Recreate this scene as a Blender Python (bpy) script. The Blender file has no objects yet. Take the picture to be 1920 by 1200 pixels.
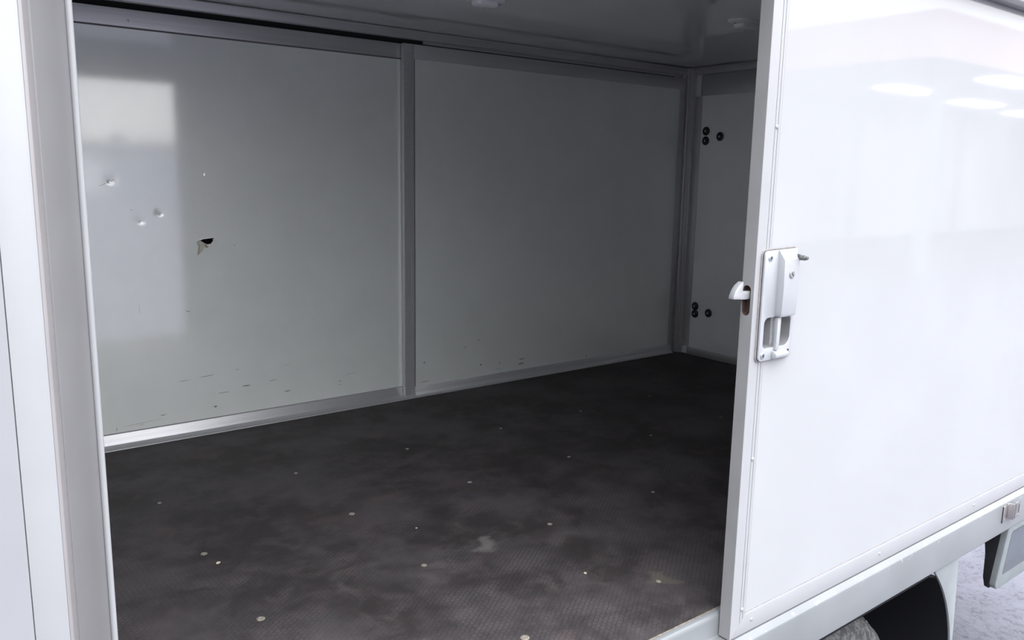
import bpy, bmesh, math, random
from mathutils import Vector, Matrix

random.seed(7)
S = bpy.context.scene
COL = S.collection
PI = math.pi

# ------------------------------------------------------------------ camera
cam = bpy.data.cameras.new('camera')
cam.sensor_width = 36.0
cam.lens = 1542.67 / 1920.0 * 36.0
cam.clip_start = 0.02
cam.clip_end = 500
camo = bpy.data.objects.new('camera', cam)
COL.objects.link(camo)
R_ = Vector((0.78943379, -0.61357743, 0.01780526))
U_ = Vector((0.09429796, 0.1498847, 0.98419636))
F_ = Vector((0.60654941, 0.77527886, -0.17618315))
m = Matrix.Identity(4)
for i in range(3):
    m[i][0] = R_[i]; m[i][1] = U_[i]; m[i][2] = -F_[i]
m[0][3], m[1][3], m[2][3] = 0.0, -1.10872, 1.05
camo.matrix_world = m
S.camera = camo

# ------------------------------------------------------------------ sky (even overcast daylight)
w = bpy.data.worlds.new('overcast_sky')
S.world = w
w.use_nodes = True
nt = w.node_tree
bg = nt.nodes['Background']
tc = nt.nodes.new('ShaderNodeTexCoord')
sep = nt.nodes.new('ShaderNodeSeparateXYZ')
nt.links.new(tc.outputs['Generated'], sep.inputs[0])
rmp = nt.nodes.new('ShaderNodeValToRGB')
rmp.color_ramp.elements[0].position = 0.0
rmp.color_ramp.elements[0].color = (0.98, 0.97, 0.95, 1)
rmp.color_ramp.elements[1].position = 1.0
rmp.color_ramp.elements[1].color = (0.90, 0.94, 1.0, 1)
e = rmp.color_ramp.elements.new(0.25)
e.color = (0.93, 0.95, 0.99, 1)
nt.links.new(sep.outputs['Z'], rmp.inputs[0])
nt.links.new(rmp.outputs[0], bg.inputs['Color'])
lum = nt.nodes.new('ShaderNodeMapRange')          # overcast sky: brighter towards the zenith
lum.inputs[1].default_value, lum.inputs[2].default_value = 0.0, 1.0
lum.inputs[3].default_value, lum.inputs[4].default_value = 1.0, 3.0
nt.links.new(sep.outputs['Z'], lum.inputs[0])
nt.links.new(lum.outputs[0], bg.inputs['Strength'])

# ------------------------------------------------------------------ exposure
vs = S.view_settings
vs.view_transform = 'Standard'
vs.look = 'None'
vs.exposure = 1.39
vs.gamma = 1.0
vs.use_curve_mapping = False

# ------------------------------------------------------------------ materials
MATS = {}


class NT:
    """small node helper"""
    def __init__(self, name):
        self.m = bpy.data.materials.new(name)
        self.m.use_nodes = True
        self.t = self.m.node_tree
        self.b = self.t.nodes['Principled BSDF']
        MATS[name] = self.m
        self._pos = None

    def n(self, typ, **kw):
        x = self.t.nodes.new(typ)
        for k, v in kw.items():
            setattr(x, k, v)
        return x

    def l(self, a, b):
        self.t.links.new(a, b)

    def pos(self):
        if self._pos is None:
            self._pos = self.n('ShaderNodeNewGeometry').outputs['Position']
        return self._pos

    def noise(self, scale, detail=3.0, rough=0.5, vec=None, dist=0.0):
        x = self.n('ShaderNodeTexNoise')
        x.inputs['Scale'].default_value = scale
        x.inputs['Detail'].default_value = detail
        x.inputs['Roughness'].default_value = rough
        x.inputs['Distortion'].default_value = dist
        self.l(vec or self.pos(), x.inputs['Vector'])
        return x.outputs['Fac']

    def rng(self, v, a, b, c=0.0, d=1.0, smooth=True):
        x = self.n('ShaderNodeMapRange')
        if smooth:
            x.interpolation_type = 'SMOOTHSTEP'
        for i, q in enumerate((a, b, c, d)):
            x.inputs[i + 1].default_value = q
        self.l(v, x.inputs[0])
        return x.outputs[0]

    def math(self, op, a, b=None):
        x = self.n('ShaderNodeMath', operation=op)
        for i, q in enumerate((a, b)):
            if q is None:
                continue
            if isinstance(q, (int, float)):
                x.inputs[i].default_value = q
            else:
                self.l(q, x.inputs[i])
        return x.outputs[0]

    def mix(self, f, a, b):
        x = self.n('ShaderNodeMix', data_type='RGBA')
        if isinstance(f, (int, float)):
            x.inputs[0].default_value = f
        else:
            self.l(f, x.inputs[0])
        for i, q in ((6, a), (7, b)):
            if isinstance(q, tuple):
                x.inputs[i].default_value = (*q, 1) if len(q) == 3 else q
            else:
                self.l(q, x.inputs[i])
        return x.outputs[2]

    def mapped(self, loc=(0, 0, 0), rot=(0, 0, 0), scale=(1, 1, 1), vec=None, typ='POINT'):
        x = self.n('ShaderNodeMapping', vector_type=typ)
        x.inputs['Location'].default_value = loc
        x.inputs['Rotation'].default_value = rot
        x.inputs['Scale'].default_value = scale
        self.l(vec or self.pos(), x.inputs['Vector'])
        return x.outputs[0]

    def bump(self, h, strength, dist=0.001, prev=None):
        x = self.n('ShaderNodeBump')
        x.inputs['Strength'].default_value = strength
        x.inputs['Distance'].default_value = dist
        self.l(h, x.inputs['Height'])
        if prev is not None:
            self.l(prev, x.inputs['Normal'])
        self.l(x.outputs[0], self.b.inputs['Normal'])
        return x.outputs[0]

    def base(self, c):
        if isinstance(c, tuple):
            self.b.inputs['Base Color'].default_value = (*c, 1)
        else:
            self.l(c, self.b.inputs['Base Color'])

    def set(self, **kw):
        names = dict(rough='Roughness', metal='Metallic', spec='Specular IOR Level', ior='IOR',
                     coat='Coat Weight', coatr='Coat Roughness', trans='Transmission Weight')
        for k, v in kw.items():
            s = self.b.inputs[names[k]]
            if isinstance(v, (int, float)):
                s.default_value = v
            else:
                self.l(v, s)
        return self

    def marks(self, items, jitter=0.003, jscale=120):
        """items: (x, z, half_length, half_width, angle, strength); scuffs lying in an XZ plane"""
        nz = self.n('ShaderNodeTexNoise')
        nz.inputs['Scale'].default_value = jscale
        nz.inputs['Detail'].default_value = 2
        self.l(self.pos(), nz.inputs['Vector'])
        sub = self.n('ShaderNodeVectorMath', operation='SUBTRACT')
        self.l(nz.outputs['Color'], sub.inputs[0]); sub.inputs[1].default_value = (.5, .5, .5)
        sc = self.n('ShaderNodeVectorMath', operation='SCALE')
        self.l(sub.outputs[0], sc.inputs[0]); sc.inputs['Scale'].default_value = jitter * 2
        ad = self.n('ShaderNodeVectorMath', operation='ADD')
        self.l(self.pos(), ad.inputs[0]); self.l(sc.outputs[0], ad.inputs[1])
        out = None
        for x, z, hl, hw, ang, st in items:
            v = self.mapped((x, 0, z), (0, -ang, 0), (hl, 1000, hw), ad.outputs[0], 'TEXTURE')
            ln = self.n('ShaderNodeVectorMath', operation='LENGTH')
            self.l(v, ln.inputs[0])
            f = self.rng(ln.outputs['Value'], 0.55, 1.1, st, 0.0)
            out = f if out is None else self.math('MAXIMUM', out, f)
        return out


def simple(name, col, rough=0.5, metal=0.0, spec=0.5, var=0.0, vscale=20, bump=0.0, bscale=300, ior=1.5):
    q = NT(name)
    if var:
        f = q.noise(vscale, 4)
        q.base(q.mix(q.rng(f, 0.3, 0.7), tuple(c * (1 - var) for c in col), tuple(min(1, c * (1 + var)) for c in col)))
    else:
        q.base(col)
    q.set(rough=rough, metal=metal, spec=spec, ior=ior)
    if bump:
        q.bump(q.noise(bscale, 3), bump, 0.0005)
    return q.m


# glossy white skin of the open door and the outer body
q = NT('white_gloss_skin')
q.base(q.mix(q.rng(q.noise(3, 3), .35, .65), (0.375, 0.376, 0.382), (0.387, 0.388, 0.394)))
q.set(rough=0.04, spec=0.27)
b = q.bump(q.noise(1.3, 2), 0.06, 0.003)
q.bump(q.noise(260, 2), 0.01, 0.0003, b)

simple('white_dimmed_skin', (0.30, 0.30, 0.31), 0.3, 0, .4, .02, 8)  # door's white greyed down; the left side's dimmer light put into the colour
q = NT('white_powder_coat')
q.base(q.mix(q.rng(q.noise(9, 4), .3, .7), (0.330, 0.330, 0.336), (0.345, 0.345, 0.351)))
q.set(rough=0.32, spec=0.5)
q.bump(q.noise(500, 2), 0.05, 0.0003)

q = NT('cream_white_edge')
q.base(q.mix(q.rng(q.noise(9, 4), .3, .7), (0.27, 0.254, 0.254), (0.29, 0.273, 0.273)))
q.set(rough=0.4, spec=0.5)

q = NT('grey_painted_aluminium')
q.base(q.mix(q.rng(q.noise(7, 4), .3, .7), (0.190, 0.185, 0.187), (0.206, 0.201, 0.203)))
q.set(rough=0.38, spec=0.5)
q.bump(q.noise(400, 2), 0.04, 0.0003)

q = NT('pale_grey_sill_paint')
spz = q.n('ShaderNodeSeparateXYZ'); q.l(q.pos(), spz.inputs[0])
chip = q.math('MULTIPLY', q.rng(q.noise(30, 5, .6), .60, .65), q.math('MULTIPLY', q.rng(spz.outputs['Z'], -.098, -.082), q.rng(spz.outputs['Z'], -.074, -.066, 1, 0)))
q.base(q.mix(chip, q.mix(q.rng(q.noise(5, 4), .3, .7), (0.185, 0.192, 0.196), (0.210, 0.217, 0.223)), (0.31, 0.315, 0.32)))
q.set(rough=0.3, spec=0.5)

# mill finish aluminium of the inside frames
q = NT('mill_aluminium')
streak = q.noise(1.0, 4, .6, q.mapped(scale=(2, 300, 300)))
q.base(q.mix(q.rng(streak, .3, .7), (0.58, 0.575, 0.585), (0.66, 0.655, 0.665)))
q.set(rough=0.44, metal=0.65, spec=0.5)
q.bump(streak, 0.05, 0.0003)

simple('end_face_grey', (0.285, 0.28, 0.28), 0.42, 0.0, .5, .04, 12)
simple('dark_rubber', (0.02, 0.02, 0.022), 0.7, 0, 0.3, .2)
simple('black_void', (0.012, 0.012, 0.015), 0.9, 0, 0.2)  # black painted in for the shade of closed-off spaces
simple('beige_sealant', (0.29, 0.268, 0.265), 0.6, 0, .3, .1, 60)
simple('gap_line', (0.16, 0.15, 0.16), 0.8, 0, .2)
simple('rivet_aluminium', (0.62, 0.62, 0.64), 0.3, 0.85, .5)
simple('rivet_white', (0.40, 0.405, 0.41), 0.3, 0.4, .5)
simple('zinc_screw', (0.50, 0.56, 0.58), 0.28, 0.9, .5)
simple('dark_slot', (0.05, 0.05, 0.055), 0.6, 0.3, .4)
simple('slot_dark_brown', (0.10, 0.065, 0.055), 0.7, 0, .3, .2, 200)  # dark brown for the inside of the hook slot
simple('silver_paint', (0.40, 0.405, 0.42), 0.33, 0.2, .5, .02, 30, .03, 700)
simple('silver_shadow_paint', (0.30, 0.30, 0.302), 0.38, 0.45, .5, .04, 30)  # darker copy of the silver, shade of pocket and lock painted in
simple('steel_hook', (0.42, 0.42, 0.43), 0.3, 0.35, .5)
simple('plug_grey', (0.13, 0.135, 0.13), 0.45, 0.3, .5)
simple('washer_black', (0.018, 0.018, 0.02), 0.35, 0, .5)
simple('lamp_plastic', (0.84, 0.85, 0.87), 0.18, 0, .5)
simple('lamp_clear', (0.50, 0.51, 0.52), 0.12, 0, .6, .1, 80)
simple('screw_worn', (0.30, 0.265, 0.22), 0.5, 0.25, .4, .25, 300)
simple('crumb_tan', (0.55, 0.47, 0.36), 0.8, 0, .3, .2, 400)
simple('fibre_cream', (0.62, 0.60, 0.50), 0.4, 0, .5, .12, 300)
simple('fibre_brown', (0.40, 0.29, 0.22), 0.7, 0, .3, .2, 300)
simple('box_grey', (0.22, 0.24, 0.245), 0.45, 0, .5, .06, 20)
simple('box_inset', (0.11, 0.125, 0.145), 0.35, 0, .5, .05, 20)
simple('bezel_dark', (0.065, 0.07, 0.085), 0.4, 0, .5)
simple('stainless', (0.48, 0.45, 0.43), 0.25, 0.9, .5, .05, 60)
simple('skirt_grey', (0.25, 0.265, 0.27), 0.5, 0, .5, .06, 14)
simple('plywood_edge', (0.24, 0.195, 0.155), 0.8, 0, .3, .3, 120)
simple('canopy_white', (0.7, 0.7, 0.72), 0.6)
simple('canopy_pink', (0.62, 0.40, 0.40), 0.5)
simple('canopy_steel', (0.35, 0.36, 0.38), 0.5)
simple('warehouse_blue_grey', (0.30, 0.33, 0.39), 0.6, 0, .4, .08, .4)
simple('warehouse_roof', (0.22, 0.23, 0.25), 0.7)
simple('occluder_render', (0.13, 0.125, 0.12), 0.8, 0, .3, .1, 1.5)
simple('wheel_steel', (0.42, 0.42, 0.43), 0.4, 0.6, .5)

q = NT('lamp_light')
q.b.inputs['Emission Color'].default_value = (1.0, 0.97, 0.9, 1)
q.b.inputs['Emission Strength'].default_value = 9.0
q.base((0.9, 0.9, 0.9))

# tyre: dusty rubber
q = NT('dusty_tyre')
q.base(q.mix(q.rng(q.noise(38, 5, .7), .42, .62), (0.045, 0.045, 0.047), (0.12, 0.117, 0.117)))
q.set(rough=.85, spec=.25)
q.bump(q.noise(120, 4), .5, .003)

# lit paving outside: bright, coarse, blue grey
q = NT('paving_ground')
f1 = q.noise(26, 6, .75, dist=.8)
f2 = q.noise(4, 3, .5)
c = q.mix(q.rng(f1, .36, .52), (0.064, 0.063, 0.077), (0.118, 0.117, 0.142))
c = q.mix(q.rng(f2, .42, .62, 0, .75), c, (0.136, 0.135, 0.163))
q.base(c)
q.set(rough=.8, spec=.3)
q.bump(f1, .6, .01)


def panel_mat(name, marks, col=(0.80, 0.825, 0.79), gloss=.075):
    q = NT(name)
    c = q.mix(q.rng(q.noise(6, 4, .6), .3, .7), tuple(x * .97 for x in col), tuple(x * 1.02 for x in col))
    speck = q.rng(q.noise(210, 2, .5), .735, .78, 0, .35)
    c = q.mix(speck, c, (0.25, 0.25, 0.24))
    # band of scuffs low on the panel: short horizontal rubs
    rub = q.noise(1.0, 5, .65, q.mapped(scale=(14, 1, 150)))
    sp = q.n('ShaderNodeSeparateXYZ'); q.l(q.pos(), sp.inputs[0])
    low = q.rng(sp.outputs['Z'], .08, .34, 1.0, 0.0)
    c = q.mix(q.math('MULTIPLY', q.rng(rub, .66, .76, 0, .55), low), c, (0.20, 0.20, 0.19))
    if marks:
        c = q.mix(q.marks(marks), c, (0.07, 0.07, 0.075))
    q.base(c)
    q.set(rough=0.33, spec=0.7, ior=1.9, coat=1.0, coatr=gloss)
    q.b.inputs['Coat IOR'].default_value = 2.15
    b = q.bump(q.noise(2.2, 2), .12, .003)
    q.bump(q.noise(330, 2), .012, .0004, b)
    return q.m


panel_mat('inside_panel_torn', [
    (0.683, 0.984, .024, .0016, .42, .75), (0.71, 0.997, .012, .002, .55, .8),
    (0.925, 0.221, .030, .0014, .04, .6), (1.012, 0.228, .034, .0016, .07, .75),
    (1.040, 0.097, .007, .0045, .1, .9), (1.075, 0.150, .028, .0020, .02, .55),
    (1.168, 0.165, .020, .0030, .0, .85), (1.135, 0.238, .008, .0018, 0, .7),
    (0.760, 0.078, .09, .0012, .06, .45), (0.838, 0.096, .014, .0022, .08, .85),
    (0.668, 0.068, .002, .010, 0, .55), (1.285, 0.172, .020, .0018, .05, .55),
    (1.347, 0.116, .016, .0026, .04, .85), (1.590, 0.125, .008, .0022, 0, .75),
    (1.590, 0.108, .007, .0018, 0, .7), (1.64, .150, .05, .0016, .15, .3),
    (0.952, 0.496, .011, .0020, -.35, .7), (0.775, 0.52, .0012, .022, 0, .4),
    (1.145, 0.745, .003, .003, 0, .7), (0.768, .890, .003, .003, 0, .6),
    (1.345, .23, .02, .0012, .1, .4)])
panel_mat('inside_panel_plain', [
    (2.015, 0.158, .006, .005, 0, .7), (2.345, 0.105, .006, .005, 0, .9),
    (2.462, 0.100, .004, .004, 0, .85), (2.018, 0.066, .026, .0022, .03, .7),
    (2.607, 0.102, .022, .0030, .05, .9), (2.600, 0.078, .022, .0055, .05, .7),
    (2.455, 0.070, .018, .0018, .03, .5), (3.06, .062, .005, .005, 0, .8),
    (2.25, .205, .008, .005, .3, .4), (2.33, .232, .006, .005, .2, .4)])
panel_mat('inside_panel_front', [], (0.80, 0.81, 0.825), .25)
q = NT('ceiling_panel')
q.base(q.mix(q.rng(q.noise(5, 3), .3, .7), (0.74, 0.75, 0.765), (0.77, 0.78, 0.795)))
q.set(rough=0.04, spec=0.9, ior=2.1)
q.bump(q.noise(1.2, 1), .02, .002)

# phenolic anti-slip plywood floor
q = NT('antislip_floor')
wn_ = q.n('ShaderNodeTexNoise'); wn_.inputs['Scale'].default_value = 55; wn_.inputs['Detail'].default_value = 2
q.l(q.pos(), wn_.inputs['Vector'])
ws_ = q.n('ShaderNodeVectorMath', operation='SCALE'); ws_.inputs['Scale'].default_value = .010
q.l(wn_.outputs['Color'], ws_.inputs[0])
wa_ = q.n('ShaderNodeVectorMath', operation='ADD'); q.l(q.pos(), wa_.inputs[0]); q.l(ws_.outputs[0], wa_.inputs[1])
brk = q.n('ShaderNodeTexBrick')
brk.offset = .5
brk.inputs['Scale'].default_value = 1.0
brk.inputs['Mortar Size'].default_value = .0011
brk.inputs['Mortar Smooth'].default_value = .6
brk.inputs['Brick Width'].default_value = .0155
brk.inputs['Row Height'].default_value = .0115
q.l(q.mapped(rot=(0, 0, -.62), vec=wa_.outputs[0]), brk.inputs['Vector'])
line = brk.outputs['Fac']
wear = q.rng(q.noise(3.1, 5, .65), .40, .66)
mott = q.noise(11, 6, .7, dist=.4)
c = q.mix(wear, (0.034, 0.029, 0.029), (0.074, 0.066, 0.068))
c = q.mix(q.rng(mott, .42, .72, 0, .55), c, (0.105, 0.093, 0.093))
red = q.rng(q.noise(6.3, 4, .6, q.mapped((3, 5, 0))), .56, .72, 0, .5)
c = q.mix(red, c, (0.105, 0.076, 0.074))
c = q.mix(q.math('MULTIPLY', line, q.rng(q.noise(5, 3),   .35, .6, .12, .7)), c, (0.026, 0.023, 0.025))
# stains: (x, y, rx, ry, angle)
wob = q.n('ShaderNodeTexNoise'); wob.inputs['Scale'].default_value = 10; wob.inputs['Detail'].default_value = 5
q.l(q.pos(), wob.inputs['Vector'])
sub = q.n('ShaderNodeVectorMath', operation='SUBTRACT'); q.l(wob.outputs['Color'], sub.inputs[0]); sub.inputs[1].default_value = (.5, .5, .5)
scl = q.n('ShaderNodeVectorMath', operation='SCALE'); q.l(sub.outputs[0], scl.inputs[0]); scl.inputs['Scale'].default_value = .20
add = q.n('ShaderNodeVectorMath', operation='ADD'); q.l(q.pos(), add.inputs[0]); q.l(scl.outputs[0], add.inputs[1])


def stain(x, y, rx, ry, ang, soft=.8):
    v = q.mapped((x, y, 0), (0, 0, ang), (rx, ry, 1000), add.outputs[0], 'TEXTURE')
    ln = q.n('ShaderNodeVectorMath', operation='LENGTH'); q.l(v, ln.inputs[0])
    return q.rng(ln.outputs['Value'], 1 - soft, 1 + soft * .4, 1, 0)


dk = None
for s in ((.615, 1.83, .07, .04, 0), (.775, .66, .05, .035, .6), (.80, .735, .075, .03, .5), (.93, .80, .05, .02, .2),
          (.86, .90, .03, .02, .2), (.56, .86, .05, .03, 0), (1.16, .50, .05, .03, .3)):
    f = stain(*s)
    dk = f if dk is None else q.math('MAXIMUM', dk, f)
c = q.mix(q.math('MULTIPLY', dk, .7), c, (0.032, 0.027, 0.030))
c = q.mix(q.math('MULTIPLY', stain(1.305, .657, .045, .035, .3, .6), .5), c, (0.21, 0.195, 0.185))
c = q.mix(q.math('MULTIPLY', stain(1.56, .232, .05, .028, -.5, .5), .4), c, (0.16, 0.14, 0.11))
c = q.mix(q.math('MULTIPLY', stain(1.14, .64, .07, .02, -.4, .5), .35), c, (0.12, 0.10, 0.10))
dust = q.rng(q.noise(420, 2), .74, .80, 0, .5)
c = q.mix(dust, c, (0.22, 0.20, 0.19))
q.base(c)
q.set(rough=q.rng(mott, .3, .7, .58, .72), spec=.25)
b = q.bump(line, .4, -.0012)
q.bump(mott, .12, .002, b)


# ------------------------------------------------------------------ mesh helpers
class MB:
    def __init__(self):
        self.v = []
        self.f = []

    def add(self, vs, fs):
        o = len(self.v)
        self.v += [tuple(x) for x in vs]
        self.f += [tuple(i + o for i in f) for f in fs]
        return self

    def box(self, x0, x1, y0, y1, z0, z1):
        return self.add([(x0, y0, z0), (x1, y0, z0), (x1, y1, z0), (x0, y1, z0),
                         (x0, y0, z1), (x1, y0, z1), (x1, y1, z1), (x0, y1, z1)],
                        [(0, 3, 2, 1), (4, 5, 6, 7), (0, 1, 5, 4), (1, 2, 6, 5), (2, 3, 7, 6), (3, 0, 4, 7)])

    def prism(self, pts, axis, a, b, skew=None):
        """closed 2D polygon swept along an axis; pts in the two other axes in xyz order.
        skew(u, v, end) can shift the sweep ends (mitres)."""
        n = len(pts)
        def P(u, v, t):
            return {'X': (t, u, v), 'Y': (u, t, v), 'Z': (u, v, t)}[axis]
        vs = []
        for end, t in ((0, a), (1, b)):
            for u, v in pts:
                vs.append(P(u, v, t + (skew(u, v, end) if skew else 0)))
        fs = [tuple(range(n - 1, -1, -1)), tuple(range(n, 2 * n))]
        for i in range(n):
            j = (i + 1) % n
            fs.append((i, j, n + j, n + i))
        return self.add(vs, fs)

    def lathe(self, prof, axis='Z', seg=24, centre=(0, 0, 0), cap=True):
        """prof: list of (radius, height along axis)"""
        vs = []
        cx, cy, cz = centre
        for r, h in prof:
            for k in range(seg):
                a = 2 * PI * k / seg
                c_, s_ = r * math.cos(a), r * math.sin(a)
                vs.append({'Z': (cx + c_, cy + s_, cz + h), 'Y': (cx + c_, cy + h, cz + s_), 'X': (cx + h, cy + c_, cz + s_)}[axis])
        fs = []
        for i in range(len(prof) - 1):
            for k in range(seg):
                k2 = (k + 1) % seg
                fs.append((i * seg + k, i * seg + k2, (i + 1) * seg + k2, (i + 1) * seg + k))
        if cap:
            fs.append(tuple(range(seg - 1, -1, -1)))
            fs.append(tuple((len(prof) - 1) * seg + k for k in range(seg)))
        return self.add(vs, fs)

    def ring(self, outer, inner, y0, y1):
        """plate in the XZ plane with a hole; outer and inner are loops of equal length"""
        n = len(outer)
        vs = [(x, y0, z) for x, z in outer] + [(x, y0, z) for x, z in inner] + \
             [(x, y1, z) for x, z in outer] + [(x, y1, z) for x, z in inner]
        fs = []
        for i in range(n):
            j = (i + 1) % n
            fs += [(i, j, n + j, n + i), (2 * n + i, 3 * n + i, 3 * n + j, 2 * n + j),
                   (i, 2 * n + i, 2 * n + j, j), (n + i, n + j, 3 * n + j, 3 * n + i)]
        return self.add(vs, fs)

    def build(self, name, mat, parent=None, bevel=0.0, seg=2, smooth=None, kind=None):
        off = Vector((0, 0, 0))
        p = parent
        while p is not None:
            off += p.location
            p = p.parent
        me = bpy.data.meshes.new(name)
        me.from_pydata([tuple(Vector(q) - off) for q in self.v], [], self.f)
        bm = bmesh.new()
        bm.from_mesh(me)
        bmesh.ops.remove_doubles(bm, verts=bm.verts, dist=1e-7)
        bmesh.ops.recalc_face_normals(bm, faces=bm.faces)
        if bevel:
            ed = [e for e in bm.edges if len(e.link_faces) == 2 and e.calc_face_angle(0) > .5]
            bmesh.ops.bevel(bm, geom=ed, offset=bevel, segments=seg, affect='EDGES', profile=.5, clamp_overlap=True)
        bm.to_mesh(me)
        bm.free()
        if smooth is None:
            smooth = bool(bevel)
        if smooth:
            me.polygons.foreach_set('use_smooth', [True] * len(me.polygons))
            me.set_sharp_from_angle(angle=math.radians(38))
        me.materials.append(MATS[mat])
        o = bpy.data.objects.new(name, me)
        COL.objects.link(o)
        if parent is not None:
            o.parent = parent
        if kind:
            o['kind'] = kind
        return o


def thing(name, label, cat, loc=(0, 0, 0), group=None):
    o = bpy.data.objects.new(name, None)
    o.empty_display_size = .1
    COL.objects.link(o)
    o.location = loc
    o['label'] = label
    o['category'] = cat
    if group:
        o['group'] = group
    if cat == 'door':
        o['kind'] = 'thing'
    return o


def tag(o, label, cat, group=None):
    o['label'] = label
    o['category'] = cat
    if group:
        o['group'] = group
    return o


def bx(name, mat, x0, x1, y0, y1, z0, z1, parent=None, bevel=0.0, kind=None):
    return MB().box(x0, x1, y0, y1, z0, z1).build(name, mat, parent, bevel, kind=kind)


def struct(o, label=None):
    o['kind'] = 'structure'
    if label:
        o['label'] = label
    return o


def rrect(x0, x1, z0, z1, r, n=6):
    pts = []
    rr = r if isinstance(r, (tuple, list)) else (r,) * 4
    for (cx, cz, a0), q_ in zip(((x1 - rr[0], z1 - rr[0], 0), (x0 + rr[1], z1 - rr[1], 90), (x0 + rr[2], z0 + rr[2], 180), (x1 - rr[3], z0 + rr[3], 270)), rr):
        for k in range(n + 1):
            a = math.radians(a0 + 90 * k / n)
            pts.append((cx + q_ * math.cos(a), cz + q_ * math.sin(a)))
    return pts


def rivet(parent, mat, p, d, r=.0055, name='rivet', pin='dark_slot'):
    """dome rivet at p whose head points along axis letter/sign d such as '-Y' """
    s = -1 if d[0] == '-' else 1
    h = r * .5
    prof = [(r, 0), (r * .96, h * .35 * s), (r * .8, h * .7 * s), (r * .5, h * .95 * s), (r * .28, h * s), (r * .25, h * .7 * s)]
    return MB().lathe(prof, d[1], 14, p).build(name, mat, parent, smooth=True)


# ================================================================== SETTING
# ---- ground
GZ = -1.0
g = MB().box(-70, 90, -80, 60, GZ - .2, GZ).build('ground', 'paving_ground')
struct(g, 'bright blue-grey coarse paving under the vehicle')

# ---- cargo floor
fl = MB().box(.15, 3.83, .054, 2.2, -.018, 0).build('floor', 'antislip_floor')
struct(fl, 'dark brown anti-slip plywood floor of the cargo box')
# splintery ply edge: slightly uneven strip
mbp = MB()
n = 170
top, bot = [], []
for i in range(n + 1):
    x = .23 + (1.75 - .23) * i / n
    yy = .0535 - .0022 * random.random() - (.003 if random.random() < .04 else 0)
    top.append((x, yy, -.0004)); bot.append((x, .052, -.018))
bk = [(x, .056, -.0002) for x, _, _ in top]
vs_ = top + bot + bk
fs_ = []
for i in range(n):
    fs_.append((i, i + 1, n + 1 + i + 1, n + 1 + i))
    fs_.append((i, 2 * (n + 1) + i, 2 * (n + 1) + i + 1, i + 1))
mbp.add(vs_, fs_).build('plywood_edge', 'plywood_edge', fl)
sc0 = MB().lathe([(.0088, 0), (.0088, .0008), (.0075, .0018), (.004, .0022), (.0034, .0012)], 'Z', 16, (0, 0, 0)).build('floor_screw', 'screw_worn', fl, smooth=True)
first = True
for x, y, sc in ((.645, .66, 1.15), (.645, 1.075, 1.0), (1.1, .228, 1.25), (1.1, .664, .9), (1.098, 1.083, 1.05), (1.55, .228, .8),
                 (1.55, .668, .9), (1.548, 1.09, .95), (2.0, .66, .7), (2.0, 1.085, .7), (2.45, .66, .7), (2.45, 1.085, .7),
                 (1.1, 1.51, .7), (.645, 1.51, .7), (1.55, 1.51, .7), (2.0, 1.51, .7), (2.45, 1.51, .7), (2.9, 1.51, .7), (2.9, 1.085, .7)):
    o = sc0 if first else sc0.copy()
    if not first:
        COL.objects.link(o)
        o.parent = fl
    first = False
    o.location = (x, y, 0)
    o.scale = (sc, sc, 1)
    o.rotation_euler = (0, 0, random.uniform(0, 6))

# ---- ceiling
ce = MB().box(.12, 3.86, .06, 2.2, 1.659, 1.70).build('ceiling', 'ceiling_panel')
struct(ce, 'glossy white ceiling panel in shade')

# ---- end wall beside the opening (behind the left post) and front bulkhead
wl = MB().box(.10, .15, .10, 2.2, -.02, 1.66).build('wall_left', 'inside_panel_front')
struct(wl, 'white end wall of the cargo box behind the left post')

wf = MB().box(3.812, 3.86, .06, 2.2, -.02, 1.66).build('wall_front', 'inside_panel_front')
struct(wf, 'white bulkhead wall at the far right end of the cargo box')
bx('bulkhead_panel', 'inside_panel_front', 3.8065, 3.813, .10, 2.040, .04, 1.505, wf)
bx('top_rail', 'mill_aluminium', 3.8035, 3.8125, .09, 2.05, 1.4974, 1.612, wf, .0012)
bx('bottom_rail', 'mill_aluminium', 3.8035, 3.8125, .09, 2.05, 0, .046, wf, .0012)
bx('side_rail', 'mill_aluminium', 3.8035, 3.8125, 2.036, 2.09, .046, 1.4974, wf, .0012)
w0 = None
for (y, z) in ((1.9978, 1.3019), (1.9977, 1.2485), (1.8981, 1.270), (2.0050, .2945), (2.0030, .2500), (1.905, .267)):
    if w0 is None:
        w0 = MB().lathe([(.0245, 0), (.0245, -.003), (.021, -.006), (.013, -.0075), (.006, -.0078)], 'X', 28, (0, 0, 0)).build('washer', 'washer_black', wf, smooth=True)
        r0 = MB().lathe([(.0055, 0), (.0055, -.0095), (.004, -.012), (.0015, -.0125)], 'X', 14, (0, 0, 0)).build('rivet', 'rivet_aluminium', w0, smooth=True)
        a, b_ = w0, r0
    else:
        a = w0.copy(); COL.objects.link(a); a.parent = wf
        b_ = r0.copy(); COL.objects.link(b_); b_.parent = a
    a.location = (3.8065, y, z)

# ---- plate added behind the far doors to block light, black as cavity shade
wb = MB().box(.10, 3.86, 2.215, 2.235, -.21, 1.70).build('light_block_back', 'black_void')
struct(wb, 'black plate added to block light behind the far sliding doors')

# ---- unseen near side panel, added behind the open door to block light
wn = MB().box(1.74, 3.82, .060, .085, 0, 1.66).build('wall_near', 'inside_panel_front')
struct(wn, 'unseen white side panel added behind the open door to block light')

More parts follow.
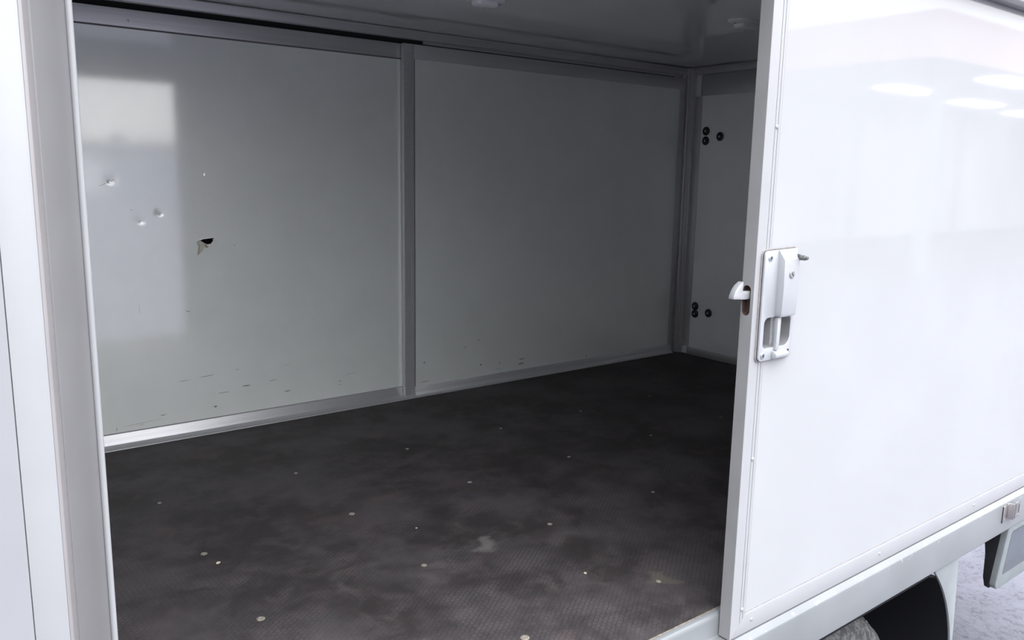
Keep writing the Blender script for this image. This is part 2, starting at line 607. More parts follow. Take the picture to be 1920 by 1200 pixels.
# ---- trims -------------------------------------------------------
# corner post between the far right door and the bulkhead (stepped extrusion)
pts = [(3.757, 2.212), (3.757, 2.142), (3.762, 2.136), (3.776, 2.136), (3.776, 2.150), (3.780, 2.150), (3.780, 2.126), (3.784, 2.122),
       (3.791, 2.122), (3.791, 2.108), (3.796, 2.104), (3.799, 2.104), (3.799, 2.090), (3.8125, 2.090), (3.8125, 2.212)]
t1 = MB().prism(pts, 'Z', 0, 1.655).build('trim_1', 'mill_aluminium', bevel=.0012)
struct(t1, 'stepped aluminium corner post at the far end')
# header rail along the top of the far side
pts = [(2.135, 1.6555), (2.133, 1.652), (2.133, 1.621), (2.137, 1.616), (2.148, 1.616), (2.148, 1.640), (2.2, 1.640), (2.2, 1.6555)]
t2 = MB().prism(pts, 'X', .15, 3.80).build('trim_2', 'mill_aluminium', bevel=.001)
struct(t2, 'aluminium header rail above the far sliding doors')
bx('guide_lip', 'mill_aluminium', 2.02, 3.757, 2.1500, 2.1535, 1.604, 1.6395, t2)
rivet(t2, 'rivet_aluminium', (1.885, 2.133, 1.637), '-Y', .003)
rivet(t2, 'rivet_aluminium', (2.02, 2.133, 1.632), '-Y', .003)
# cornice above the bulkhead
pts = [(3.8125, 1.6555), (3.792, 1.6555), (3.790, 1.648), (3.795, 1.622), (3.801, 1.614), (3.8125, 1.614)]
t3 = MB().prism([(x, z) for x, z in pts], 'Y', .09, 2.104).build('trim_3', 'mill_aluminium', bevel=.001)
struct(t3, 'aluminium cornice above the bulkhead')
# floor track below the far doors
t4 = MB().prism([(2.110, 0), (2.1115, .0022), (2.114, .0026), (2.2, .0026), (2.2, 0)], 'X', .15, 3.757).build('trim_4', 'mill_aluminium')
struct(t4, 'aluminium floor track below the far doors')

# threshold rail below the near door: inner ledge, running track and outer face
pts = [(.0535, -.006), (.0535, -.002), (.047, -.002), (.041, -.0035), (.0375, -.008), (.0362, -.016), (.0362, -.062), (.033, -.0645),
       (.001, -.0645), (-.001, -.0650), (-.0095, -.0755), (-.0125, -.0785), (-.0135, -.084), (-.0135, -.1885), (-.0105, -.193), (.005, -.193), (.005, -.190),
       (.10, -.190), (.10, -.006)]
t5 = MB().prism(pts, 'X', -.6, 4.2).build('trim_5', 'pale_grey_sill_paint', bevel=.0012)
struct(t5, 'pale grey painted sill rail under the sliding door')
# header rail above the near door with its drip edge
pts = [(-.028, 1.551), (-.0045, 1.551), (-.0045, 1.62), (.042, 1.62), (.042, 1.545), (.058, 1.545), (.058, 1.70), (-.028, 1.70), (-.036, 1.69), (-.036, 1.562)]
t6 = MB().prism(pts, 'X', -.6, 4.2).build('trim_6', 'grey_painted_aluminium', bevel=.002)
struct(t6, 'grey header rail above the near sliding door')
# grey jamb post left of the opening with a rolled bright lip
pts = [(.1700, .034), (.1765, .030), (.2040, .072), (.2150, .090), (.2150, .106), (.155, .106), (.155, .036)]
t7 = MB().prism([(.1665, .0305), (.1715, .0295), (.2235, .1020), (.2235, .125), (.150, .125), (.150, .0320)], 'Z', -.060, 1.60).build('trim_7', 'grey_painted_aluminium', bevel=.001)
struct(t7, 'grey jamb post left of the opening')
lip = []
for k in range(11):
    a = math.radians(200 + 170 * k / 10)
    lip.append((.2252 + .0045 * math.cos(a), .0995 + .0045 * math.sin(a)))
lip += [(.2297, .118), (.2207, .118)]
MB().prism(lip, 'Z', -.060, 1.60).build('rolled_lip', 'white_powder_coat', t7, smooth=True)

# near outer corner: white stile and skin beside the opening
wo = MB().box(-.6, .1160, 0, .03, -.062, 1.618).build('wall_corner', 'white_dimmed_skin')
struct(wo, 'white outer skin left of the opening')
bx('seam', 'gap_line',   .1155, .1175, .0025, .03, -.062, 1.618, wo)
pts = [(.1172, .0), (.1515, .0), (.1548, .001), (.1562, .003), (.1562, .030), (.1172, .030)]
MB().prism(pts, 'Z', -.062, 1.618).build('stile', 'white_powder_coat', wo, .0006)
pts = [(.1556, .0012), (.1600, .0035), (.1672, .0190), (.1688, .0260), (.1688, .0305), (.1556, .0305)]
MB().prism(pts, 'Z', -.062, 1.618).build('rounded_edge', 'cream_white_edge', wo, .0008)

we = MB().box(3.83, 4.2, .002, .058, -.062, 1.618).build('wall_end', 'white_gloss_skin')
struct(we, 'white outer skin right of the doors')

# ================================================================== FAR SLIDING DOORS
# --- left: torn panel, built as a fine skin with dents and a real hole
dl = thing('sliding_door', 'far white sliding door with a torn hole and dents', 'door', (1.05, 2.17, .002))
YL = 2.1575


def seq(segs):
    out = []
    for a, b, st in segs:
        k = max(1, round((b - a) / st))
        out += [a + (b - a) * i / k for i in range(k)]
    out.append(segs[-1][1])
    return out


HX, HZ = 1.0398, .7601


def hp(cx, cy):   # crop pixel of the tear to panel coordinates
    px, py = 330 + cx / 15, 420 + cy / 15
    return (HX + (px - 390) * .00203, HZ - (py - 455) * .00212)


hole = [hp(*c_) for c_ in ((600, 470), (690, 463), (740, 440), (762, 428), (900, 418), (1050, 405), (1085, 422), (1060, 455), (1030, 502), (975, 560), (880, 572), (800, 535), (735, 488), (690, 478))]


def inside(x, z, poly):
    c_ = False
    j = len(poly) - 1
    for i in range(len(poly)):
        xi, zi = poly[i]; xj, zj = poly[j]
        if (zi > z) != (zj > z) and x < (xj - xi) * (z - zi) / (zj - zi) + xi:
            c_ = not c_
        j = i
    return c_


def nearest(x, z, poly):
    best = None
    for i in range(len(poly)):
        ax, az = poly[i - 1]; bx_, bz = poly[i]
        dx, dz = bx_ - ax, bz - az
        t = max(0, min(1, ((x - ax) * dx + (z - az) * dz) / (dx * dx + dz * dz + 1e-12)))
        qx, qz = ax + t * dx, az + t * dz
        d = (qx - x) ** 2 + (qz - z) ** 2
        if best is None or d < best[0]:
            best = (d, qx, qz)
    return best


xs = seq([(.16, .60, .08), (.60, .97, .0035), (.97, 1.12, .0013), (1.12, 1.20, .004), (1.20, 1.955, .06)])
zs = seq([(.04, .06, .02), (.06, .16, .005), (.16, .70, .04), (.70, .80, .0013), (.80, 1.06, .0035), (1.06, 1.30, .03), (1.30, 1.545, .05)])
DENTS = [(.7005, .992, .0017, .006), (.706, .998, .0012, .016), (.800, .846, .0016, .005), (.795, .853, .0016, .018), (.873, .874, .0017, .005), (.866, .880, .0014, .016),
         (1.036, 1.0245, .0013, .004), (.815, .832, -.0006, .010), (1.125, .83, .0006, .012), (1.04, .79, .0008, .02),
         (.735, .085, -.0014, .010), (.768, .096, -.0013, .008), (.795, .085, .0010, .008), (.70, .09, .0008, .010), (.68, 1.21, .0003, .03), (.735, 1.19, -.0003, .03), (.79, 1.17, .0003, .012)]
DENTS = [(x, z, a_ * .75, r) for x, z, a_, r in DENTS]
vv, keep = [], []
for z in zs:
    for x in xs:
        d = 0
        for cx, cz, a_, r in DENTS:
            rr = ((x - cx) ** 2 + (z - cz) ** 2) / (r * r)
            if rr < 9:
                d += a_ * math.exp(-rr)
        vv.append([x, YL + d, z])
nx = len(xs)
faces = []
for j in range(len(zs) - 1):
    for i in range(nx - 1):
        cxm, czm = (xs[i] + xs[i + 1]) / 2, (zs[j] + zs[j + 1]) / 2
        if inside(cxm, czm, hole):
            continue
        faces.append((j * nx + i, j * nx + i + 1, (j + 1) * nx + i + 1, (j + 1) * nx + i))
used = set(i for f in faces for i in f)
for i in used:                                   # pull the rim of the tear onto its outline
    x, y, z = vv[i]
    if .96 < x < 1.13 and .69 < z < .81:
        d, qx, qz = nearest(x, z, hole)
        if inside(x, z, hole) or d < .0007 ** 2:
            vv[i] = [qx, y - .0008, qz]
MB().add(vv, faces).build('torn_panel', 'inside_panel_torn', dl, smooth=True)
# rails of the frame; dark strips paint the shadow gaps along the skin
bx('top_rail', 'mill_aluminium', .16, 1.95, 2.1545, 2.19, 1.5356, 1.5965, dl, .0012)
MB().prism([(2.19, .0515), (2.1550, .0515), (2.1535, .0490), (2.1500, .0260), (2.1450, .0120), (2.1370, .0050), (2.1270, .0030), (2.19, .0030)], 'X', .16, 1.907).build('bottom_rail', 'mill_aluminium', dl, .0008)
bx('painted_shadow_gap', 'gap_line', .16, 1.95, 2.1568, 2.159, 1.5300, 1.5362, dl)
bx('painted_shadow_gap', 'gap_line', .16, 1.95, 2.1568, 2.159, .0512, .0535, dl)
bx('side_stile', 'mill_aluminium', 1.915, 1.95, 2.1565, 2.19, .05, 1.537, dl, .001)
bx('side_stile', 'mill_aluminium', .16, .21, 2.1535, 2.19, .05, 1.537, dl, .001)
for x, z in ((.797, 1.558), (1.381, 1.5545), (.795, .030), (1.392, .030)):
    rivet(dl, 'rivet_aluminium', (x, 2.1545, z), '-Y', .0048)


# ragged tongues of skin round the tear
def flap(pts_, mat, thick=.0009):
    """pts_: pairs of (crop x, crop y, out of wall) for left and right edge"""
    mb = MB()
    vs_, fs_ = [], []
    for (a_, b_) in pts_:
        for (cx, cy, o_) in (a_, b_):
            x, z = hp(cx, cy)
            vs_.append((x, YL - o_, z))
    k = len(vs_)
    for (x, y, z) in list(vs_):
        vs_.append((x, y + thick, z))
    for i in range(len(pts_) - 1):
        a0 = 2 * i
        fs_ += [(a0, a0 + 1, a0 + 3, a0 + 2), (k + a0, k + a0 + 2, k + a0 + 3, k + a0 + 1), (a0, a0 + 2, k + a0 + 2, k + a0), (a0 + 1, k + a0 + 1, k + a0 + 3, a0 + 3)]
    fs_ += [(0, k, k + 1, 1), (k - 2, k - 1, 2 * k - 1, 2 * k - 2)]
    return mb.add(vs_, fs_).build('torn_flap', mat, dl, smooth=True)


flap([((730, 490, .001), (800, 535, .001)), ((660, 560, .010), (790, 600, .008)), ((625, 650, .016), (760, 660, .013)), ((610, 740, .015), (720, 730, .012)), ((590, 820, .010), (650, 800, .009)), ((570, 850, .007), (610, 850, .006))], 'fibre_cream')
flap([((600, 478, .001), (690, 478, .002)), ((585, 510, .006), (670, 530, .008)), ((600, 560, .008), (650, 580, .012))], 'fibre_cream')
flap([((1040, 440, .001), (1085, 424, .001)), ((1070, 500, .003), (1160, 470, .0015)), ((1110, 560, .004), (1225, 550, .0015)), ((1160, 600, .002), (1235, 600, .0012))], 'inside_panel_torn')
flap([((790, 570, .002), (830, 560, .002)), ((810, 610, .007), (870, 600, .006)), ((850, 660, .006), (905, 655, .005))], 'fibre_brown')

# --- right: plain panel
dr = thing('sliding_door', 'far white sliding door beside the bulkhead, with plain scuffed panel', 'door', (2.8, 2.15, .002))
bx('panel', 'inside_panel_plain', 1.955, 3.735, 2.1335, 2.1480, .040, 1.545, dr)
bx('top_rail', 'mill_aluminium', 1.9635, 3.756, 2.130, 2.1485, 1.5343, 1.5965, dr, .0012)
MB().prism([(2.1485, .0488), (2.1305, .0488), (2.1290, .0460), (2.1270, .0240), (2.1240, .0110), (2.1190, .0050), (2.1140, .0030), (2.1485, .0030)], 'X', 1.9635, 3.756).build('bottom_rail', 'mill_aluminium', dr, .0008)
# lead stile with extruded grooves on its right half
pts = [(1.9084, 2.1515), (1.9084, 2.1312), (1.9094, 2.130)]
for gx in (1.937, 1.943, 1.949):
    pts += [(gx, 2.130), (gx + .0004, 2.1312), (gx + .0014, 2.1312), (gx + .0018, 2.130)]
pts += [(1.9595, 2.130), (1.9600, 2.1325), (1.9632, 2.1325), (1.9632, 2.1515)]
MB().prism(pts, 'Z', .0030, 1.5965).build('lead_stile', 'mill_aluminium', dr)
bx('side_stile', 'mill_aluminium', 3.7231, 3.756, 2.130, 2.1485, .0488, 1.5343, dr, .001)
bx('edge_seal', 'dark_rubber', 1.9632, 1.9650, 2.1310, 2.140, .0488, 1.5343, dr)
for x, z in ((1.9712, 1.5545), (1.9385, 1.5199), (1.953, 1.1494), (1.953, .7839), (1.953, .4233), (1.9335, .329), (1.952, .064), (3.737, .8764), (3.733, .6588), (3.737, 1.332)):
    rivet(dr, 'rivet_aluminium', (x, 2.130, z), '-Y', .0042)

# ================================================================== NEAR SLIDING DOOR (pushed open to the right)
XD, XE = 1.5561, 3.42
nd = thing('sliding_door', 'white glossy sliding door pushed partly open, with silver latch', 'door', (2.45, .016, -.058))
ZB, ZP = -.060, -.0060
ZT = 1.59
# lead stile: grey end face, white front with three grooves, mitred to the bottom rail
slot = rrect(.0085, .0300, .7395, .8088, .0105)         # hook slot in the end face (Y, Z)
cx0 = XD


def skew_bottom(u, v, end):                            # mitre: the lower end rises towards the panel
    return (max(0, min(1, (u - XD) / .057)) * (ZP - ZB) + .0004) if end == 0 else 0


head = [(XD + .0005, .0006), (XD + .0016, 0)]
full = list(head)
for gx in (1.5895, 1.6003):
    full += [(gx, 0), (gx + .0003, .0030), (gx + .0017, .0030), (gx + .0020, 0)]
full += [(1.6108, 0), (1.6112, .0060), (1.6132, .0060), (1.6132, .0200), (XD + .0012, .0200), (XD + .0012, .0006)]
slim = head + [(1.5885, 0), (1.5885, .0200), (XD + .0012, .0200), (XD + .0012, .0006)]
st = MB()
st.prism(full, 'Z', ZB, .6600, skew_bottom)
st.prism(slim, 'Z', .6600, .7360)
full_open = [p_ if p_[1] < .019 else (p_[0], .0065) for p_ in full]
st.prism(full_open, 'Z', .7360, .8120)
st.prism(full, 'Z', .8120, ZT)
st.build('lead_stile', 'white_powder_coat', nd)
# end face plate with the slot cut out: a plate in the YZ plane
outer = rrect(.0006, .0328, ZB, ZT, .0006)
n_ = len(outer)
vs_ = [(XD, y, z) for y, z in outer] + [(XD, y, z) for y, z in slot] + [(XD + .0012, y, z) for y, z in outer] + [(XD + .0012, y, z) for y, z in slot]
fs_ = []
for i in range(n_):
    j = (i + 1) % n_
    fs_ += [(i, j, n_ + j, n_ + i), (i, 2 * n_ + i, 2 * n_ + j, j), (n_ + i, n_ + j, 3 * n_ + j, 3 * n_ + i)]
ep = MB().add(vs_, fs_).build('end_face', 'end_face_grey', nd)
vs_ = [(XD + .0009, y, z) for y, z in slot] + [(XD + .016, y, z) for y, z in slot]
fs_ = [(i, (i + 1) % n_, n_ + (i + 1) % n_, n_ + i) for i in range(n_)] + [tuple(n_ + k for k in range(n_))]
MB().add(vs_, fs_).build('slot_liner', 'slot_dark_brown', ep)
bx('core', 'grey_painted_aluminium', XD + .0170, XE, .0205, .0328, ZB, ZT, nd)
# hollow box of the lock seen through the slot
# bottom rail: gently rounded, mitred
prof = [(.0205, ZB), (.0008, ZB), (.0, ZB + .004), (-.0012, ZB + .018), (-.0014, ZB + .030), (-.0006, ZB + .046), (.0, ZP - .0025), (.0012, ZP), (.0205, ZP)]


def skew_left(u, v, end):
    return (max(0, min(1, (v - ZB) / (ZP - ZB))) * .057 + .0005) if end == 0 else 0


MB().prism(prof, 'X', XD, XE, skew_left).build('bottom_rail', 'white_powder_coat', nd, smooth=True)
bx('sealant_line', 'beige_sealant', 1.6134, XE, .0009, .008, ZP, ZP + .0024, nd)
MB().prism([(1.6134, ZP + .0022), (XE, ZP + .0022), (XE, ZT), (1.6134, ZT), (1.6134, .7360), (1.6945, .7360), (1.6945, .6600), (1.6134, .6600)], 'Y', .0016, .0200).build('panel', 'white_gloss_skin', nd)
for x, z in ((1.5975, 1.1597), (1.5965, .3942), (1.5985, .0080)):
    rivet(nd, 'rivet_white', (x, 0, z), '-Y', .0052)
for x in (1.6376, 2.2505, 2.8677):
    rivet(nd, 'rivet_white', (x, -.0012, -.0305), '-Y', .0050)

# ---- latch: gasket, face plate, rib, pocket, lever, screws (sub-parts of one part)
lx0, lx1, lz0, lz1 = 1.5765, 1.7035, .6335, .8870


def plate_loop(grow=0.0, n=8):
    """tapered plate outline, wider in the middle as cast"""
    pts_ = rrect(lx0 - grow, lx1 + grow, lz0 - grow, lz1 + grow, .011 + grow, n)
    out = []
    for x, z in pts_:
        t = (z - lz0) / (lz1 - lz0)
        out.append((x, z + .0035 * (x - lx0) / (lx1 - lx0) * (1 if t > .5 else -.4)))
    return out


NL = 8
pk = rrect(1.5900, 1.6925, .6625, .7335, (.012, .015, .010, .022), NL)
gk = MB().ring(plate_loop(.0035, NL), pk, -.0035, 0.0002).build('latch', 'beige_sealant', nd)
fp = MB().ring(plate_loop(0, NL), pk, -.0095, -.0032).build('face_plate', 'silver_paint', gk, .0012)
MB().ring(plate_loop(.0008, NL), plate_loop(-.004, NL), -.0048, -.0030).build('gasket', 'dark_rubber', gk)
# pocket: tub open to the front
tub = MB()
pk2 = [(1.6412 + (x - 1.6412) * .93, .698 + (z - .698) * .93) for x, z in pk]
n_ = len(pk)
vs_ = [(x, -.0085, z) for x, z in pk] + [(x, .0125, z) for x, z in pk2]
fs_ = [(i, (i + 1) % n_, n_ + (i + 1) % n_, n_ + i) for i in range(n_)] + [tuple(n_ + i for i in range(n_))]
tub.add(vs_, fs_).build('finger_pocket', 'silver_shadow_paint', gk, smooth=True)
# raised rib: wedge rising above the right half, left flank steep
rb = MB()
sec = []
for z, x0, x1, h in ((.8880, 1.6255, 1.694, .0003), (.8660, 1.6265, 1.7000, .0165), (.8000, 1.6265, 1.7010, .0185), (.7420, 1.6265, 1.7005, .0170), (.7350, 1.6275, 1.699, .0150)):
    yb = -.0093
    sec.append([(x0, yb, z), (x0 + .0015, yb - h, z), (x0 + .03, yb - h * 1.0, z), (x1 - .010, yb - h * .80, z), (x1 - .002, yb - h * .35, z), (x1, yb, z)])
vs_ = [p_ for s_ in sec for p_ in s_]
k = 6
fs_ = [(i * k + j, i * k + j + 1, (i + 1) * k + j + 1, (i + 1) * k + j) for i in range(len(sec) - 1) for j in range(k - 1)]
fs_ += [tuple(range(k)), tuple((len(sec) - 1) * k + j for j in range(k)), ]
fs_ += [((i + 1) * k, (i + 1) * k + k - 1, i * k + k - 1, i * k) for i in range(len(sec) - 1)]
rb.add(vs_, fs_).build('raised_rib', 'silver_paint', gk, .0012)
# lever standing in the pocket
lv = MB().prism([(-.004, .7350), (-.0150, .7340), (-.0170, .7300), (-.0160, .668), (-.0150, .655), (-.004, .655), (-.002, .665)], 'X', 1.6320, 1.6450).build('lever', 'silver_paint', gk, .0020)
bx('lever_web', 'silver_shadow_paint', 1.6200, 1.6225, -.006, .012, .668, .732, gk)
# lower raised bar
pts = [(.6345, -.0093), (.6350, -.0170), (.6390, -.0225), (.6460, -.0235), (.6510, -.0190), (.6540, -.0093)]
MB().prism([(y, z) for z, y in pts], 'X', 1.6255, 1.6760).build('lower_bar', 'silver_paint', gk, .0015)
# screws
s0 = None
for x, z in ((1.5955, .8715), (1.5905, .6465)):
    s_ = MB().lathe([(.0078, -.0094), (.0076, -.0108), (.0055, -.0118), (.002, -.0120)], 'Y', 20, (x, 0, z)).build('screw', 'zinc_screw', gk, smooth=True)
    cr = MB().box(x - .0042, x + .0042, -.01245, -.0112, z - .0009, z + .0009)
    cr.box(x - .0009, x + .0009, -.01245, -.0112, z - .0042, z + .0042)
    cr.build('cross_recess', 'dark_slot', gk)
MB().lathe([(.0058, -.0092), (.0062, -.0102), (.0044, -.0104), (.0040, -.0075)], 'Y', 20, (1.6890, 0, .6480)).build('screw_socket', 'silver_paint', gk, smooth=True)
MB().lathe([(.0040, -.0098), (.0036, -.0090)], 'Y', 16, (1.6890, 0, .6480)).build('screw_hole', 'dark_slot', gk)
# lock cylinder with slot
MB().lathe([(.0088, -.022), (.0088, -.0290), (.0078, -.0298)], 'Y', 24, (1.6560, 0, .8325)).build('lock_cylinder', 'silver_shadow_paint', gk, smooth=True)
o = MB().box(-.0050, .0050, -.0303, -.0295, -.0011, .0011).build('lock_slot', 'dark_slot', gk)
o.location = Vector((1.6560, 0, .8325)) - nd.location
o.data.transform(Matrix.Translation(nd.location))
o.rotation_euler = (0, math.radians(50), 0)
# locking stud at the top right: dark collar and grey pin
MB().lathe([(.0075, -.0092), (.0075, -.020), (.0062, -.0215)], 'Y', 18, (1.6930, 0, .8690)).build('stud_collar', 'dark_slot', gk, smooth=True)
MB().lathe([(.0048, -.0210), (.0060, -.0225), (.0060, -.0350), (.0042, -.0365), (.0042, -.0410), (.003, -.0425)], 'Y', 18, (1.6930, 0, .8690)).build('stud_pin', 'plug_grey', gk, smooth=True)

# ---- hook blade standing out of the slot
hk = [(1.5006, .7815), (1.5012, .7880), (1.5050, .7960), (1.5105, .8045), (1.5190, .8125), (1.5325, .8195), (1.5335, .8110), (1.5318, .8010), (1.5330, .7978), (1.5400, .7968), (1.5640, .7962), (1.5640, .7785), (1.5420, .7782)]
MB().prism(hk, 'Y', .012, .0265).build('hook', 'steel_hook', nd, .0012)

# ================================================================== THINGS
# ---- catch bracket on the sill
ct = thing('sill_catch', 'small stainless catch bracket fixed to the grey sill', 'catch', (3.19, -.0135, -.125))
bx('base_plate', 'stainless', 3.088, 3.122, -.0165, -.0137, -.148, -.088, ct, .0008)
MB().prism([(3.118, -.0165), (3.118, -.0137), (3.136, -.0137), (3.140, -.030), (3.158, -.030), (3.158, -.0325), (3.138, -.0325), (3.133, -.0165)], 'Z', -.143, -.084).build('bent_strap', 'stainless', ct, .0008)
MB().ring(rrect(3.144, 3.180, -.138, -.078, .004, 3), rrect(3.152, 3.173, -.126, -.091, .003, 3), -.0345, -.0315).build('keeper_loop', 'stainless', ct, .0006)
bx('slot_pin', 'dark_slot', 3.160, 3.165, -.0312, -.0138, -.126, -.096, ct)
bx('gasket', 'dark_rubber', 3.0862, 3.0885, -.0160, -.0137, -.149, -.087, ct)

# ---- ceiling lamps
def oval(cx, cy, rx, ry, n=36):
    return [(cx + rx * math.copysign(abs(math.cos(a)) ** .8, math.cos(a)), cy + ry * math.copysign(abs(math.sin(a)) ** .8, math.sin(a))) for a in (2 * PI * k / n for k in range(n))]


def ceiling_lamp(cx, cy, label):
    t = thing('ceiling_lamp', label, 'lamp', (cx, cy, 1.659), 'oval ceiling lamps')
    mb = MB()
    for (s_, h0, h1) in ((1.0, 1.6585, 1.652),):
        lo = oval(cx, cy, .084, .050)
        n_ = len(lo)
        vs_ = [(x, y, 1.6588) for x, y in lo] + [(x, y, 1.653) for x, y in lo] + [(cx + (x - cx) * .93, cy + (y - cy) * .9, 1.648) for x, y in lo] + [(cx + (x - cx) * .82, cy + (y - cy) * .7, 1.645) for x, y in lo]
        fs_ = [(q_ * n_ + i, q_ * n_ + (i + 1) % n_, (q_ + 1) * n_ + (i + 1) % n_, (q_ + 1) * n_ + i) for q_ in range(3) for i in range(n_)]
        fs_ += [tuple(range(n_)), tuple(3 * n_ + i for i in range(n_))]
        mb.add(vs_, fs_)
    mb.build('base', 'lamp_plastic', t, smooth=True)
    lens = rrect(cx - .045, cx + .050, cy - .030, cy + .030, .016, 5)
    vs_ = [(x, y, 1.6455) for x, y in lens] + [(cx + (x - cx) * .95, cy + (y - cy) * .9, 1.632) for x, y in lens] + [(cx + (x - cx) * .75, cy + (y - cy) * .6, 1.628) for x, y in lens]
    n_ = len(lens)
    fs_ = [(q_ * n_ + i, q_ * n_ + (i + 1) % n_, (q_ + 1) * n_ + (i + 1) % n_, (q_ + 1) * n_ + i) for q_ in range(2) for i in range(n_)] + [tuple(range(n_)), tuple(2 * n_ + i for i in range(n_))]
    MB().add(vs_, fs_).build('lens', 'lamp_plastic', t, smooth=True)
    for dx in (-.062, .066):
        MB().lathe([(.005, 1.6475), (.0048, 1.6445), (.0025, 1.6440), (.0022, 1.6455)], 'Z', 14, (cx + dx, cy, 0)).build('screw', 'dark_slot', t, smooth=True)
    for dx in (-.012, .004, .030):
        MB().lathe([(.004, 1.6460), (.005, 1.6320), (.0035, 1.6290), (.001, 1.6285)], 'Z', 12, (cx + dx, cy + .028, 0)).build('clip', 'lamp_plastic', t, smooth=True)
    return t


ceiling_lamp(1.805, 1.390, 'oval white ceiling lamp above the middle of the floor')
ceiling_lamp(2.825, 1.035, 'oval white ceiling lamp half hidden by the open door')

# ---- wheel with tyre
WX, WZ, WR = 2.235, -.648, .352
wh = thing('wheel', 'dusty black tyre in the wheel arch under the sill', 'wheel', (WX, .09, GZ))
prof = [(.20, .085), (.235, .072), (.285, .068), (.318, .078), (.342, .098), (WR, .125), (WR, .215), (.342, .245), (.318, .265), (.26, .27), (.20, .25)]
MB().lathe([(r, h) for r, h in prof], 'Y', 72, (WX, 0, WZ), cap=False).build('tyre', 'dusty_tyre', wh, smooth=True)
tb = MB()
for k in range(72):                                    # tread blocks
    a = 2 * PI * k / 72
    for h0, h1, o_ in ((.128, .150, 0), (.155, .185, .5), (.190, .213, 0)):
        a1 = a + (o_ + .08) * 2 * PI / 72
        a2 = a + (o_ + .80) * 2 * PI / 72
        vs_ = []
        for r in (WR - .003, WR + .006):
            for aa in (a1, a2):
                for h in (h0, h1):
                    vs_.append((WX + r * math.cos(aa), h, WZ + r * math.sin(aa)))
        tb.add(vs_, [(0, 1, 3, 2), (4, 6, 7, 5), (0, 4, 5, 1), (2, 3, 7, 6), (0, 2, 6, 4), (1, 5, 7, 3)])
tb.build('tread', 'dusty_tyre', wh, kind='stuff')
MB().lathe([(.205, .086), (.198, .100), (.185, .120), (.12, .135), (.06, .120), (.045, .095), (.01, .095)], 'Y', 48, (WX, 0, WZ), cap=False).build('rim', 'wheel_steel', wh, smooth=True)
for k in range(5):
    a = 2 * PI * k / 5
    MB().lathe([(.011, .128), (.011, .112), (.008, .108)], 'Y', 6, (WX + .085 * math.cos(a), 0, WZ + .085 * math.sin(a))).build('wheel_nut', 'zinc_screw', wh)

# ---- arch skirt plate right of the wheel with its round cut-out and black liner
AX, AZ, AR = 2.245, -.648, .592
sk = thing('wheel_arch_skirt', 'grey skirt plate with round wheel cut-out under the sill', 'skirt', (2.8, .02, -.2))
arc = [(AX + AR * math.cos(math.radians(a)), AZ + AR * math.sin(math.radians(a))) for a in range(-22, 50, 3)]
outl = [(2.872, AZ + AR * math.sin(math.radians(-22)))] + [(2.812, -.186)] + [(arc[-1][0], -.186)] + list(reversed(arc))
MB().prism(outl, 'Y', .004, .012).build('skirt_plate', 'skirt_grey', sk, .001)
li = MB()
vs_, fs_ = [], []
angs = list(range(-22, 203, 5))
for a in angs:
    c_, s_ = math.cos(math.radians(a)), math.sin(math.radians(a))
    rr = min(AR, (-.225 - AZ) / s_) if s_ > .3 else AR
    for r, y in ((rr, .012), (rr, .46), (rr + .006, .46), (rr + .006, .012)):
        vs_.append((AX + r * c_, y, AZ + r * s_))
for i in range(len(angs) - 1):
    for j in range(4):
        fs_.append((4 * i + j, 4 * i + (j + 1) % 4, 4 * i + 4 + (j + 1) % 4, 4 * i + 4 + j))
li.add(vs_, fs_).build('arch_liner', 'black_void', sk, smooth=True)
li2 = MB()
li2.prism([(AX + AR * math.cos(math.radians(a)), AZ + min(AR * math.sin(math.radians(a)), -.225 - AZ)) for a in angs], 'Y', .455, .465).build('liner_back', 'black_void', sk)

# ---- chassis stand-in: solid black block added to stop light under the cargo floor
ch = MB().box(.2, 4.2, .12, 2.15, -.19, -.03).build('light_block_floor', 'black_void')
ch['kind'] = 'structure'

# ---- box hung under the sill near the right edge
sb = thing('storage_box', 'grey moulded box with dark inset panel hung under the sill', 'box', (3.4, .02, -.45))


def leanY(z):
    return -.004 + .024 * max(0, (-.19 - z)) / .27


face = rrect(3.198, 3.78, -.462, -.19, (.002, .002, .035, .035), 6)
inset = rrect(3.238, 3.74, -.405, -.225, .012, 6)
mb = MB()
n_ = len(face)
vs_ = [(x, leanY(z), z) for x, z in face] + [(x, leanY(z), z) for x, z in inset] + [(x, leanY(z) + .022, z) for x, z in face]
fs_ = []
for i in range(n_):
    j = (i + 1) % n_
    fs_ += [(i, j, n_ + j, n_ + i), (i, 2 * n_ + i, 2 * n_ + j, j)]
mb.add(vs_, fs_).build('front_cover', 'box_grey', sb, .004, 3)
bz = rrect(3.238, 3.74, -.405, -.225, .012, 6)
bz2 = rrect(3.268, 3.725, -.385, -.238, .010, 6)
vs_ = [(x, leanY(z) - .0005, z) for x, z in bz] + [(x, leanY(z) + .012, z) for x, z in bz2]
fs_ = [(i, (i + 1) % n_, n_ + (i + 1) % n_, n_ + i) for i in range(n_)]
mb2 = MB().add(vs_, fs_)
mb2.build('bezel', 'bezel_dark', sb, smooth=False)
vs_ = [(x, leanY(z) + .0115, z) for x, z in bz2]
MB().add(vs_, [tuple(range(n_))]).build('inset_panel', 'box_inset', sb)
# black shell behind the cover, with a stepped upper lug
shell = [(.016, -.192), (.090, -.192), (.090, -.245), (.080, -.255), (.072, -.300), (.068, -.330), (.066, -.420), (.058, -.455), (.040, -.458)]
MB().prism(shell, 'X', 3.1995, 3.77).build('shell', 'dark_rubber', sb, .003)

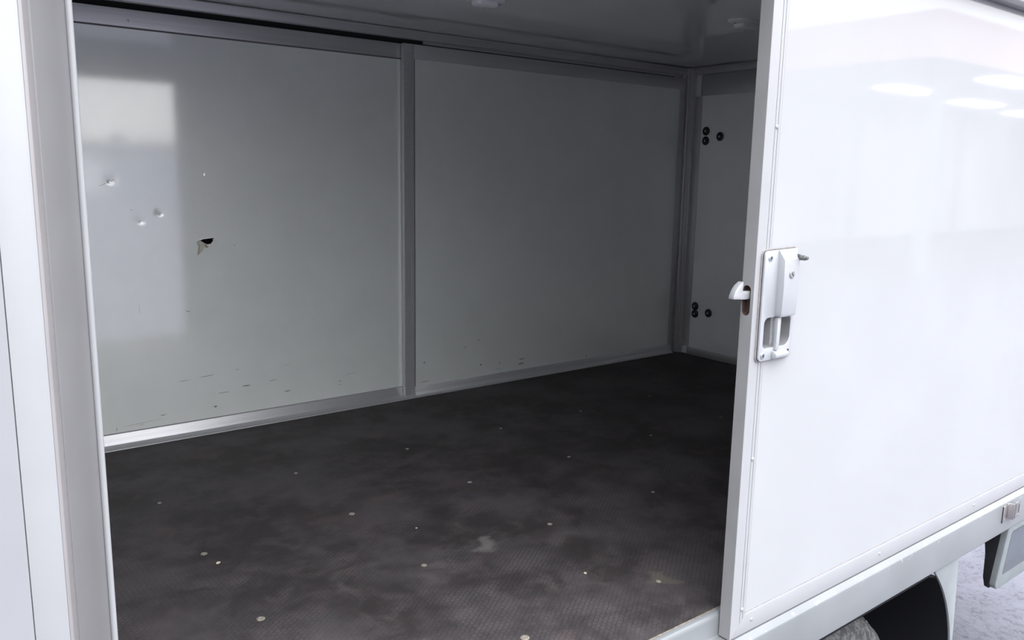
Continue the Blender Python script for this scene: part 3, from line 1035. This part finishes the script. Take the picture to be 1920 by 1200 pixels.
# ---- crumbs on the floor
for i, (x, y, r, lab) in enumerate((
        (.657, .995, .0055, 'small tan crumb lying beside a floor screw near the left post'),
        (1.4216, .372, .0040, 'tiny pale crumb lying on the floor towards the open door'),
        (1.2055, .876, .0030, 'tiny pale crumb lying in the middle of the dark floor'))):
    bm = bmesh.new()
    bmesh.ops.create_icosphere(bm, subdivisions=2, radius=r)
    for v in bm.verts:
        v.co *= random.uniform(.75, 1.15)
        v.co.z *= .6
        v.co.x *= 1.25
    zmin = min(v.co.z for v in bm.verts)
    for v in bm.verts:
        v.co.z -= zmin
    me = bpy.data.meshes.new('crumb')
    bm.to_mesh(me); bm.free()
    me.materials.append(MATS['crumb_tan'])
    o = bpy.data.objects.new('crumb', me)
    COL.objects.link(o)
    o.location = (x, y, 0)
    o.rotation_euler = (0, 0, random.uniform(0, 3))
    tag(o, lab, 'crumb', 'crumbs on the cargo floor')

# ================================================================== SURROUNDINGS (mirrored in the door and the panels)
cn = thing('canopy', 'long flat canopy with pale red fascia across the yard', 'canopy', (28, -10.5, GZ))
bx('roof_deck', 'canopy_white', 17, 42, -14.5, -7.2, 3.62, 3.80, cn)
bx('back_wall', 'canopy_white', 17, 42, -14.7, -14.5, GZ, 3.62, cn)
bx('end_wall', 'canopy_white', 42, 42.2, -14.7, -7.2, GZ, 3.80, cn)
bx('fascia', 'canopy_pink', 17, 42, -7.2, -7.05, 3.45, 4.35, cn)
bx('side_fascia', 'canopy_pink', 16.85, 17, -14.7, -7.05, 3.45, 4.35, cn)
for x in (18.5, 26, 33.5, 41):
    for y in (-13.8, -7.8):
        bx('column', 'canopy_steel', x - .12, x + .12, y - .12, y + .12, GZ, 3.62, cn)
for i, (x, y) in enumerate(((23.4, -10.95), (28.9, -11.45), (34.4, -12.0), (23.2, -8.2), (28.7, -8.6))):
    t = thing('canopy_lamp', ('canopy light panel nearest the vehicle in the back row', 'second canopy light panel of the back row', 'third canopy light panel of the back row',
                              'canopy light panel nearest the vehicle in the front row', 'second canopy light panel of the front row')[i], 'lamp', (x, y, 3.6), 'light panels under the canopy')
    bx('housing', 'canopy_white', x - 1.3, x + 1.3, y - .36, y + .36, 3.545, 3.6195, t)
    bx('diffuser', 'lamp_light', x - 1.22, x + 1.22, y - .30, y + .30, 3.52, 3.5448, t)

wr = thing('warehouse', 'long low blue-grey warehouse at the far edge of the yard', 'building', (0, -62, GZ))
bx('wall', 'warehouse_blue_grey', -55, 60, -70, -60, GZ, 2.5, wr)
bx('roof', 'warehouse_roof', -55.5, 60.5, -70.5, -59.6, 2.5, 2.8, wr)
for x in range(-48, 60, 12):
    bx('dock_door', 'canopy_white', x - 1.8, x + 1.8, -60.05, -59.98, GZ, 1.6, wr)

hl = thing('left_occluder', 'long unseen grey-brown wall added left of the vehicle to block light', 'building', (-6, -10, GZ))  # unseen, added to cut the light from the left; height set for that
bx('wall', 'occluder_render', -12, -4.2, -45, 14, GZ, 2.9, hl)
bx('roof', 'warehouse_roof', -12.3, -3.9, -45.3, 14.3, 2.9, 3.15, hl)
for y in (-38, -30, -22, -14, -6, 4):
    bx('occluder_door', 'canopy_steel', -4.2, -4.14, y - 1.9, y + 1.9, GZ, 2.3, hl)
